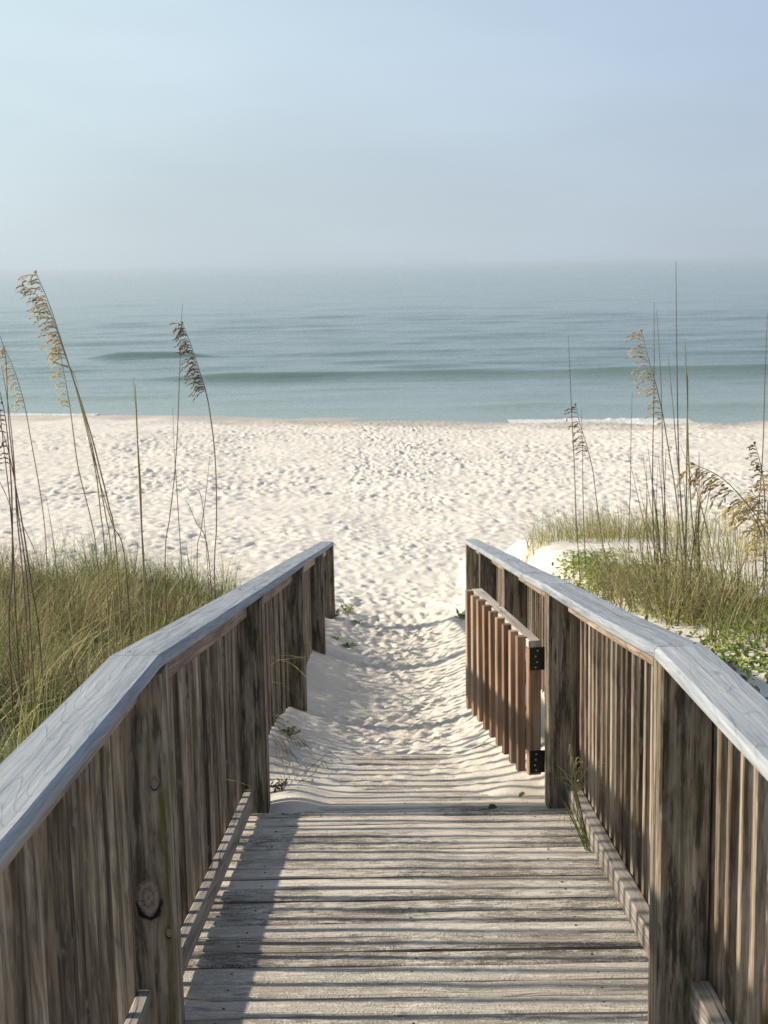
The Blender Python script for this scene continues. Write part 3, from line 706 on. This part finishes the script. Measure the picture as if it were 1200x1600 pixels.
def oats(label, Y, stems, leaves=()):
    """stems: (pixel line tip->base, tint, radius, head or None); head = (fraction of the line, branches, length, spikelet, tint)"""
    bx = at(stems[0][0][-1][0], 900, Y).x
    root = empty('sea_oats', (bx, Y, gz(bx, Y)), label, 'sea oats', 'sea oat plants on the dunes')
    for line, tint, rad, hd in stems:
        yy = Y+random.uniform(-.12, .12)
        pts = [at(a, b, yy) for a, b in line]
        base = pts[-1].copy(); d = (pts[-1]-pts[-2]); g = gz(base.x, base.y)-.04
        if base.z > g: pts.append(Vector((base.x+d.x*.3, base.y, g)))
        S = smooth_line(pts, 26); mb = MB()
        mb.tube(S, [rad*(.35+.65*min(1, i/12)) for i in range(27)], 5, tint); mb.build('stem', M_stem, root)
        if hd: head(root, [at(a, b, yy) for a, b in line[:hd[0]]], hd[1], hd[2], hd[3], hd[4], *hd[5:])
    for line, tint, w in leaves:
        yy = Y+random.uniform(-.1, .1); S = smooth_line([at(a, b, yy) for a, b in line], 12); mb = MB()
        vs = []; 
        for i, p in enumerate(S):
            k = w*math.sin(math.pi*(.08+.9*i/12))/2; vs += [p+Vector((0, k, k)), p-Vector((0, k, k))]
        mb.add(vs, [[2*i, 2*i+1, 2*i+3, 2*i+2] for i in range(12)], None, tint, True); mb.build('leaf', M_stem, root)
R1 = .0034
oats('bare brown sea oat stalks crowded at the left edge of the photo', 7.0, [
    ([(0, 525), (9, 560), (13, 650), (20, 720), (28, 800), (38, 870), (46, 960)], .2, R1, None),
    ([(-6, 590), (8, 650), (16, 730), (19, 800), (19, 900), (14, 980)], .15, R1*1.2, (3, 9, .05, .016, .15)),
    ([(-10, 640), (12, 700), (30, 790), (40, 850), (50, 920), (62, 1000)], .22, R1*1.2, None),
    ([(2, 570), (14, 640), (22, 720), (26, 800), (33, 870), (40, 960)], .3, R1, None),
    ([(-4, 610), (5, 690), (15, 780), (21, 860), (24, 950)], .1, R1, None)], [([(-5, 745), (8, 770), (19, 800)], .3, .006), ([(23, 795), (45, 840), (58, 870)], .5, .006)])
oats('slender sea oat with a narrow green seed head bowing left at the left edge', 8.4, [
    ([(8, 545), (20, 572), (31, 605), (40, 640), (47, 680), (56, 730), (66, 790), (72, 850), (74, 900)], .6, R1*.9, (4, 13, .075, .016, .62)),
    ([(72, 775), (78, 810), (84, 850), (88, 900)], .5, R1*.8, None)])
oats('tallest left sea oats with a feathery two pronged tan seed head', 8.0, [
    ([(57, 428), (75, 470), (92, 520), (105, 562), (118, 602), (131, 642), (146, 692), (156, 732), (170, 790), (182, 860)], .55, R1*1.3, (4, 20, .11, .019, .48)),
    ([(38, 447), (62, 465), (80, 492), (95, 535), (110, 580), (126, 630), (142, 690), (154, 745), (166, 810), (174, 870)], .6, R1, (4, 11, .07, .018, .38)),
    ([(106, 565), (122, 620), (136, 675), (150, 740), (157, 800), (164, 870)], .5, R1, None),
    ([(140, 690), (158, 760), (176, 820), (196, 880)], .3, R1*.9, None)],
    [([(78, 562), (95, 570), (108, 574), (118, 590), (124, 612)], .6, .009), ([(110, 773), (140, 770), (165, 768)], .35, .005)])
oats('sea oat with a thin yellow seed head in front of the tallest left stem', 7.6, [
    ([(92, 538), (98, 572), (104, 605), (110, 640), (115, 680), (122, 730), (133, 775), (142, 812), (152, 880)], .6, R1*.9, (4, 9, .065, .017, .80))])
oats('single pale unopened sea oat stalk standing alone against the sand', 8.6, [
    ([(208, 590), (212, 640), (216, 700), (220, 760), (222, 830), (226, 890)], .55, R1, None), ([(211, 600), (213, 640), (215, 690)], .6, .0045, None)])
oats('bare grey stalks crossing thinly left of the dark brown seed head', 9.0, [
    ([(285, 475), (283, 520), (280, 600), (277, 680), (272, 750), (265, 810), (258, 880)], .1, R1*.9, None),
    ([(270, 635), (272, 700), (276, 760), (281, 840), (284, 890)], .25, R1*.8, None),
    ([(276, 735), (296, 765), (318, 800)], .2, .002, None), ([(290, 780), (306, 815), (326, 870)], .25, .0028, None),
    ([(328, 712), (322, 770), (314, 830), (308, 880)], .25, .0026, None)])
oats('sea oat with a dense dark brown seed head hanging to the left', 8.6, [
    ([(286, 507), (297, 535), (307, 565), (315, 590), (322, 613), (328, 645), (335, 700), (338, 760), (338, 830), (335, 900)], .32, R1*1.05, (5, 27, .095, .016, .18, (-1, -.1), 7, 1.0))])
oats('sea oats with a ragged dark seed head in front of the white foam', 9.6, [
    ([(900, 635), (907, 665), (915, 690), (921, 712), (927, 740), (933, 790), (942, 850), (952, 900)], .25, R1*.9, (4, 9, .085, .018, .18)),
    ([(888, 525), (890, 570), (893, 640), (897, 720), (900, 800), (905, 890)], .15, R1*.85, None),
    ([(908, 640), (910, 700), (911, 780), (915, 890)], .2, R1*.85, None)])
def dense(px0, px1, n, top0, top1, base, t0, t1):
    out = []
    for i in range(n):
        b = random.uniform(px0, px1); tp = random.uniform(top0, top1); lx = b+random.gauss(-8, 16)
        out.append(([(lx, tp), (lx*.6+b*.4+random.uniform(-3, 3), (tp*2+base)/3), (lx*.2+b*.8, (tp+base*2)/3), (b, base+random.uniform(-10, 12))], random.uniform(t0, t1), random.uniform(.0022, .0042), None))
    return out
oats('tall thicket of sea oats rising over the horizon right of centre', 8.5, [
    ([(1003, 520), (1012, 556), (1022, 590), (1030, 622), (1038, 662), (1046, 712), (1055, 765), (1062, 830), (1068, 930)], .5, R1*1.1, (5, 16, .11, .019, .50)),
    ([(1022, 472), (1022, 600), (1020, 700), (1020, 800), (1024, 900)], .2, R1, None),
    ([(1056, 408), (1057, 500), (1058, 600), (1060, 700), (1064, 790), (1074, 900)], .15, R1*1.05, None),
    ([(1070, 530), (1073, 600), (1075, 680), (1077, 740), (1081, 810), (1090, 880), (1096, 960)], .85, R1*1.25, None),
    ([(1070, 535), (1072, 580), (1074, 630)], .8, .005, None),
    ([(1044, 555), (1050, 620), (1056, 690), (1064, 780), (1072, 900)], .7, R1, None),
    ([(1026, 485), (1031, 560), (1034, 640), (1036, 730), (1042, 830), (1050, 930)], .3, R1*.9, None),
    ([(988, 612), (986, 680), (985, 760), (982, 840), (984, 900)], .2, R1*.75, None),
    ([(1010, 728), (1010, 790), (1004, 860), (1002, 920)], .35, R1*.8, None),
    ([(1063, 695), (1085, 755), (1103, 820), (1118, 890), (1126, 950)], .2, R1*.8, None)]+dense(1010, 1105, 26, 690, 830, 945, .25, .95))
oats('near sea oat head in sharp focus drooping left over the pale sand', 6.1, [
    ([(1087, 727), (1105, 734), (1125, 745), (1145, 762), (1165, 785), (1186, 812), (1204, 850), (1216, 930)], .5, R1*.8, (5, 9, .13, .024, .42, (-.7, -.5), 6, 1.0))])
oats('straw coloured sea oats with heavy tangled heads at the right edge', 7.9, [
    ([(1158, 790), (1172, 800), (1186, 825), (1196, 870), (1200, 960)], .5, R1, (4, 13, .15, .024, .82, (-.6, -.5), 7, 1.0)),
    ([(1176, 770), (1190, 790), (1200, 830), (1206, 900)], .5, R1, (3, 12, .15, .024, .72, (-.5, -.6), 7, 1.0)),
    ([(1205, 800), (1190, 830), (1172, 860), (1150, 910), (1150, 960)], .5, R1, (4, 13, .13, .022, .86, (-.5, -.7), 6, 1.0)),
    ([(1180, 695), (1187, 720), (1192, 745), (1195, 790), (1193, 880)], .2, R1, (4, 9, .06, .018, .22)),
    ([(1199, 490), (1195, 600), (1192, 700), (1186, 790), (1180, 900)], .15, R1*.9, None),
    ([(1210, 740), (1202, 770), (1199, 810), (1204, 900)], .4, R1, (4, 12, .10, .022, .45)),
    ([(1136, 830), (1140, 870), (1146, 960)], .6, R1*.8, None)]+dense(1120, 1205, 10, 780, 880, 965, .3, .9))

# ------------------------------------------------------------------ small things on the ramp and in the path
def ribbon(mb, pts, w, tint, n=12):
    S = smooth_line(pts, n); vs = []
    for i, p in enumerate(S):
        k = w*math.sin(math.pi*(.25+.74*i/n))/2; vs += [p+Vector((k, 0, k*.25)), p-Vector((k, 0, k*.25))]
    mb.add(vs, [[2*i, 2*i+1, 2*i+3, 2*i+2] for i in range(n)], None, tint, True)
b0 = on_deck(926, 1328); b0.x = XR(0)+.088; mb = MB()
for i in range(9):
    e = at(random.uniform(872, 905), random.uniform(1195, 1250), b0.y+.02)
    m0 = b0.lerp(e, .5)+Vector((random.uniform(-.01, .012), 0, .02)); ribbon(mb, [b0+Vector((random.uniform(-.018, .018), random.uniform(-.02, .02), 0)), m0, e], .0046, random.uniform(.62, .95))
c0 = [(893, 1215), (900, 1240), (897, 1225)]
for i in range(34):
    s0 = random.choice(c0); ang = random.uniform(-2.75, .35); L = random.uniform(40, 95)
    e = (s0[0]+math.cos(ang)*L, s0[1]-abs(math.sin(ang))*L*random.uniform(.2, .95)+random.uniform(0, 25)); mid = ((s0[0]+e[0])/2, min(s0[1], e[1])-random.uniform(0, 22))
    ribbon(mb, [b0.lerp(at(*s0, b0.y+.0), .7), at(*s0, b0.y+.0), at(*mid, b0.y+.03), at(*e, b0.y+random.uniform(-.05, .12))], .0032, random.uniform(.38, .7))
ribbon(mb, [at(905, 1288, b0.y+.1), at(850, 1284, b0.y+.16), at(800, 1291, b0.y+.1), at(748, 1316, on_deck(748, 1316).y)], .006, .6)
for i in range(7):
    e = on_deck(random.uniform(860, 905), random.uniform(1275, 1310)); s0 = at(900, 1262, b0.y+.18); ribbon(mb, [s0, s0.lerp(e, .5)+Vector((-.02, 0, .03)), e+Vector((0, 0, .01))], .003, random.uniform(.3, .5))
o = mb.build('grass_tuft', M_grass, None, b0); tag(o, 'tuft of long green grass growing through the deck by the right bottom rail', 'grass')

def rosette(px, py, n, size, means, label, cat='plant', group=None, up=.5, deck=False, name='beach_plant'):
    p = on_deck(px, py) if deck else hit(px, py, 6.8)
    V, Fq, T = [], [], []; mb = MB()
    for i in range(n):
        a = random.uniform(0, 6.28); e = Vector((math.cos(a), math.sin(a), random.uniform(.1, 1.2)*up)).normalized(); r = random.uniform(.2, 1)*size*1.6
        c = p+e*r; c.z = max(c.z, gz(c.x, c.y)+.01); tn = random.choice(means)+random.uniform(-.1, .1)
        mb.tube([p-Vector((0, 0, .01)), (p+c)/2+Vector((0, 0, .01)), c], .0013, 3, .3)
        d = e*size*random.uniform(.6, 1.1); s_ = d.cross(Vector((0, 0, 1))).normalized()*size*.3; w_ = Vector((0, 0, size*.1))
        mb.add([c, c+d*.3+s_+w_, c+d*.7+s_*.8+w_, c+d, c+d*.7-s_*.8+w_, c+d*.3-s_+w_], [[0, 1, 2, 3], [0, 3, 4, 5]], None, tn)
    o = mb.build(name, M_leaf, None, p); return tag(o, label, cat, group)
GP = 'small beach plants along the path'
rosette(432, 1085, 20, .034, [.5, .7], 'green vine sprig climbing the sand behind the second left post', 'plant', GP, 1.6)
rosette(452, 1150, 16, .034, [0, .15], 'small dark rosette of narrow leaves on the left sand bank', 'plant', GP, .9)
rosette(545, 1012, 24, .040, [.05, .25, .4], 'low dark green seedling patch at the foot of the sand bank', 'plant', GP, .6)
rosette(528, 1000, 14, .035, [.3, .6], 'small green sprig beside the fourth left post', 'plant', GP, .6)
rosette(522, 965, 24, .05, [.5, .8], 'pale green leaves at the foot of the last left post', 'plant', GP, 1.0)
rosette(542, 957, 34, .05, [.45, .7], 'green leafy bunch sprouting past the end of the left railing', 'plant', GP, .8)
rosette(723, 968, 34, .05, [.3, .6], 'green leafy bunch half hidden behind the far end of the gate', 'plant', GP, 1.4)
rosette(560, 975, 12, .04, [.4, .6], 'few green leaves lying on the sand below the left end post', 'plant', GP, .4)
# dry roots and twigs on the left bank
p = hit(432, 1160, 6.9); mb = MB()
for i in range(26):
    a = (random.uniform(424, 450), random.uniform(1130, 1185)); b = (a[0]+random.uniform(5, 28), a[1]+random.uniform(18, 48))
    A, B = hit(*a, 6.9), hit(*b, 6.9); mb.tube([A+Vector((0, 0, random.uniform(0, .03))), (A+B)/2+Vector((random.uniform(-.01, .01), 0, random.uniform(.005, .04))), B+Vector((0, 0, .002))], .0012, 4, random.uniform(.35, 1))
A, B = hit(424, 1125, 6.9), hit(482, 1172, 6.9)
for q in range(5): mb.tube([A+Vector((0, random.uniform(-.05, .05), .03)), (A+B)/2+Vector((0, random.uniform(-.05, .05), random.uniform(.03, .10))), B+Vector((random.uniform(-.06, .02), random.uniform(-.05, .05), .003))], .0017, 4, random.uniform(.4, 1))
o = mb.build('dry_roots', M_twig, None, p); tag(o, 'tangle of thin dry roots exposed on the left sand bank', 'roots')
def twig(line, rad, tint, label):
    P = [hit(a, b, 6.7)+Vector((0, 0, h_)) for a, b, h_ in line]; mb = MB(); mb.tube(smooth_line(P, 10), rad, 4, tint)
    for q in range(2):
        i = random.randint(0, len(P)-2); c = P[i].lerp(P[i+1], .6); mb.tube([c, c+Vector((random.uniform(-.05, .05), random.uniform(-.08, .02), .02))], rad*.7, 4, tint)
    o = mb.build('twig', M_twig, None, P[0]); tag(o, label, 'twig', 'twigs lying on the sand path')
twig([(465, 1225, .004), (490, 1215, .02), (505, 1197, .03), (513, 1205, .01)], .002, .5, 'bent yellowish twig lying nearest the deck on the left')
twig([(472, 1212, .004), (500, 1190, .012), (515, 1182, .02), (535, 1190, .004)], .0018, .5, 'longer pale twig just beyond the bent one on the sand')
twig([(545, 1159, .004), (570, 1161, .004), (585, 1155, .006)], .0016, .3, 'curved dark twig in the middle of the shaded path')
twig([(740, 1170, .004), (760, 1165, .01), (775, 1168, .004)], .0016, .4, 'small twig on the sunlit sand below the gate')
p = hit(437, 1232, 6.5); mb = MB()
for i in range(26):
    c = p+Vector((random.gauss(0, .030), random.gauss(0, .05), 0)); c.z = max(gz(c.x, c.y), zdeck(c.y))+random.uniform(.006, .03); d = Vector((random.uniform(-1, 1), random.uniform(-1, 1), random.uniform(-.3, .6))).normalized()*.022
    s_ = d.cross(Vector((0, 0, 1))).normalized()*.007; mb.add([c-d, c+s_+Vector((0, 0, .004)), c+d, c-s_], [[0, 1, 2, 3]], None, random.uniform(0, .25))
o = mb.build('dried_leaves', M_twig, None, p); tag(o, 'clump of dark shrivelled leaves beside the second left post', 'dead leaves')
def deck_leaf(px, py, size, up, tint, label):
    p = on_deck(px, py)+Vector((0, 0, .006)); mb = MB(); d = Vector((.8, .2, up)).normalized()*size; s_ = Vector((-.15, .6, .55)).normalized()*size*.42
    mb.add([p-d*.5, p-d*.2+s_, p+d*.25+s_*.9, p+d*.5, p+d*.25-s_*.2, p-d*.2-s_*.2], [[0, 1, 2, 3], [0, 3, 4, 5]], None, tint)
    o = mb.build('fallen_leaf', M_leaf, None, p); tag(o, label, 'leaf', 'green leaves fallen on the deck')
deck_leaf(815, 1245, .045, .5, .6, 'bright green leaf standing on edge near the gate post')
deck_leaf(770, 1264, .05, .0, .12, 'dark green leaf lying flat on the deck boards')
# straw caught in the railing
mb = MB(); q0 = at(421, 1027, 6.9); ribbon(mb, [q0, at(450, 1024, 7.0), at(482, 1030, 7.3)], .005, .5); ribbon(mb, [q0, at(455, 1037, 7.0), at(482, 1062, 7.3), at(500, 1085, 7.5)], .004, .45); ribbon(mb, [q0+Vector((-.05, 0, -.02)), q0], .004, .45)
o = mb.build('straw', M_grass, None, q0); tag(o, 'pale grass blade poking past the second left post', 'straw')
mb = MB(); q0 = at(330, 1217, 6.0); ribbon(mb, [q0, at(362, 1219, 6.1), at(398, 1231, 6.25)], .004, .5)
o = mb.build('straw', M_grass, None, q0); tag(o, 'pale straw lying across the left bottom rail', 'straw')

# shell grit, weed and crumbs washed up on the upper beach
mb = MB()
for i in range(420):
    if random.random() < .6: px_, py_ = random.gauss(680, 110), random.gauss(674, 7)
    else: px_, py_ = random.uniform(0, 1200), random.uniform(662, 830)
    if py_ < 661: continue
    c = hit(px_, py_, 12); k = random.uniform(.01, .045)*(1 if py_ < 700 else .6); d = Vector((random.uniform(-1, 1), random.uniform(-1, 1), random.uniform(.1, .5))).normalized()*k; s_ = d.cross(Vector((0, 0, 1))).normalized()*k*.5
    mb.add([c-d, c+s_+Vector((0, 0, k*.4)), c+d, c-s_+Vector((0, 0, k*.2)), c+Vector((0, 0, -k*.3))], [[0, 1, 4], [1, 2, 4], [2, 3, 4], [3, 0, 4], [0, 3, 2, 1]], None, random.uniform(.1, .9))
o = mb.build('beach_debris', M_twig); tag(o, 'scattered shell grit and weed crumbs on the open beach', 'debris', kind='stuff')
# surf
def shore(px):
    for Y in np.arange(40, 62, .05):
        p = at(px, 650, Y)
        if gz(p.x, Y) < .0: return Vector((p.x, Y, 0))
def foam(px0, px1, py, n, hgt, label):
    a, b = shore(px0), shore(px1)
    ex = np.linspace(a.x, b.x, n); V = []; 
    for j in range(9):
        q = j/8; env = np.sin(np.linspace(0, 1, n)*math.pi)**.8*np.clip(.75+.6*lnoise(ex, ex*0+9, 2.1, 53), .1, 1.2)
        yy = np.linspace(a.y, b.y, n)+.25-(q-.5)*(2.4 if hgt > .1 else 1.2)*(.6+.4*lnoise(ex, ex*0+j*.02, 1.2, 50))
        zz = .015+hgt*env*np.exp(-((q-.45)/.28)**2)*(.55+.45*lnoise(ex, ex*0+q*2, .6, 51)+.3*lnoise(ex, ex*0+q*3, .22, 52))-.03*(q > .97)-.05*(q < .03)
        V.append(np.stack([ex, yy, np.maximum(zz, np.where((q > .97) | (q < .03), -.05, .01))+np.maximum(0, ground(ex, yy))], -1))
    o = np_mesh('surf_foam', np.stack(V).reshape(-1, 3), grid_faces(9, n), M_foam); tag(o, label, 'foam', kind='stuff')
M = NT('foam'); pp = M.n('ShaderNodeNewGeometry').outputs['Position']; nn = M.noise(pp, 7, 4, .7)
M.L(M.mix(nn, (.46, .48, .46), (.74, .74, .72)), M.b.inputs['Base Color']); M.b.inputs['Roughness'].default_value = .8; M.L(M.bump(nn, .8, .1), M.b.inputs['Normal']); M_foam = M.m
foam(795, 1085, 652, 420, .20, 'white foam of a small wave breaking on the right shore')
foam(-30, 150, 645, 200, .04, 'thin white foam line on the left shore')
# ------------------------------------------------------------------ sky, sun, air
SUN_EL, SUN_AZ = R(27.3), R(3.0)            # azimuth: degrees ahead of straight left (-x)
sdir = Vector((-math.cos(SUN_EL)*math.cos(SUN_AZ), math.cos(SUN_EL)*math.sin(SUN_AZ), math.sin(SUN_EL)))
sl = bpy.data.lights.new('sun', 'SUN'); so = bpy.data.objects.new('sun', sl); COL.objects.link(so)
sl.energy = 4.5; sl.angle = R(1.7); sl.color = (1, .875, .70)
so.rotation_euler = (-sdir).to_track_quat('-Z', 'Y').to_euler()
W = bpy.data.worlds.new('World'); sc.world = W; W.use_nodes = True
nt = W.node_tree; nt.nodes.clear()
o = nt.nodes.new('ShaderNodeOutputWorld'); bg = nt.nodes.new('ShaderNodeBackground'); nt.links.new(bg.outputs[0], o.inputs[0])
sk = nt.nodes.new('ShaderNodeTexSky'); sk.sky_type = 'NISHITA'; sk.sun_disc = False
sk.sun_elevation = SUN_EL; sk.sun_rotation = R(-90)+SUN_AZ; sk.air_density = 1.0; sk.dust_density = 1.0; sk.ozone_density = 1.5; sk.altitude = 0
# sea mist veiling the lower sky: pale towards the sun, bluer away from it
def N_(typ, **kw):
    x = nt.nodes.new(typ)
    for k, v in kw.items(): setattr(x, k, v)
    return x
tc = N_('ShaderNodeTexCoord'); sp = N_('ShaderNodeSeparateXYZ'); nt.links.new(tc.outputs['Generated'], sp.inputs[0])
def MR(src, a, b, c, d):
    x = N_('ShaderNodeMapRange', interpolation_type='SMOOTHSTEP'); nt.links.new(src, x.inputs[0])
    for i, q in enumerate((a, b, c, d)): x.inputs[1+i].default_value = q
    return x.outputs[0]
def MX(f, a, b):
    x = N_('ShaderNodeMix', data_type='RGBA')
    nt.links.new(f, x.inputs[0])
    for i, v in ((6, a), (7, b)):
        if isinstance(v, tuple): x.inputs[i].default_value = (*v, 1)
        else: nt.links.new(v, x.inputs[i])
    return x.outputs[2]
side = MR(sp.outputs[0], -.42, .36, 0, 1)
K_ = SKYK
low = MX(side, (.61*K_, .71*K_, .755*K_), (.455*K_, .54*K_, .645*K_)); high = MX(side, (.70*K_, .85*K_, .90*K_), (.46*K_, .57*K_, .75*K_))
mist = MX(MR(sp.outputs[2], .0, .20, 0, 1), low, high)
col = MX(MR(sp.outputs[2], .12, .75, .92, .25), sk.outputs[0], mist)
mp = N_('ShaderNodeMapping'); mp.inputs['Scale'].default_value = (2.2, 2.2, 9); nt.links.new(tc.outputs['Generated'], mp.inputs[0])
nz = N_('ShaderNodeTexNoise'); nt.links.new(mp.outputs[0], nz.inputs['Vector']); nz.inputs['Scale'].default_value = 1.3; nz.inputs['Detail'].default_value = 3
vv = MR(nz.outputs[0], .3, .7, .955, 1.045)
vm = N_('ShaderNodeVectorMath', operation='SCALE'); nt.links.new(col, vm.inputs[0]); nt.links.new(vv, vm.inputs['Scale']); col = vm.outputs[0]     # uneven mist
nt.links.new(col, bg.inputs[0]); bg.inputs[1].default_value = .10
if HAZE:
    V_ = bpy.data.materials.new('haze'); V_.use_nodes = True; t = V_.node_tree; t.nodes.clear()
    oo = t.nodes.new('ShaderNodeOutputMaterial'); pv = t.nodes.new('ShaderNodeVolumePrincipled')
    pv.inputs['Color'].default_value = HCOL; pv.inputs['Density'].default_value = HAZE; pv.inputs['Anisotropy'].default_value = .25
    t.links.new(pv.outputs[0], oo.inputs['Volume'])
    mb = MB(); x, y0, y1, zb, zt = 6200, -420, 9200, -32, 6.5
    mb.add([(-x, y0, zb), (x, y0, zb), (x, y1, zb), (-x, y1, zb), (-x, y0, zt), (x, y0, zt), (x, y1, zt), (-x, y1, zt)],
           [[3, 2, 1, 0], [4, 5, 6, 7], [0, 1, 5, 4], [1, 2, 6, 5], [2, 3, 7, 6], [3, 0, 4, 7]])
    hz = mb.build('haze', V_); tag(hz, 'thin sea haze over the water', 'haze', kind='stuff')
sc.view_settings.view_transform = 'Standard'; sc.view_settings.look = 'None'; sc.view_settings.gamma = 1; sc.view_settings.exposure = EXPO
sc.render.engine = 'CYCLES'
cy_ = sc.cycles; cy_.volume_bounces = 0; cy_.max_bounces = 8; cy_.diffuse_bounces = 3; cy_.glossy_bounces = 3; cy_.transmission_bounces = 4; cy_.transparent_max_bounces = 16
cy_.use_adaptive_sampling = True; cy_.adaptive_threshold = .006; cy_.use_denoising = True; cy_.denoising_prefilter = 'NONE'
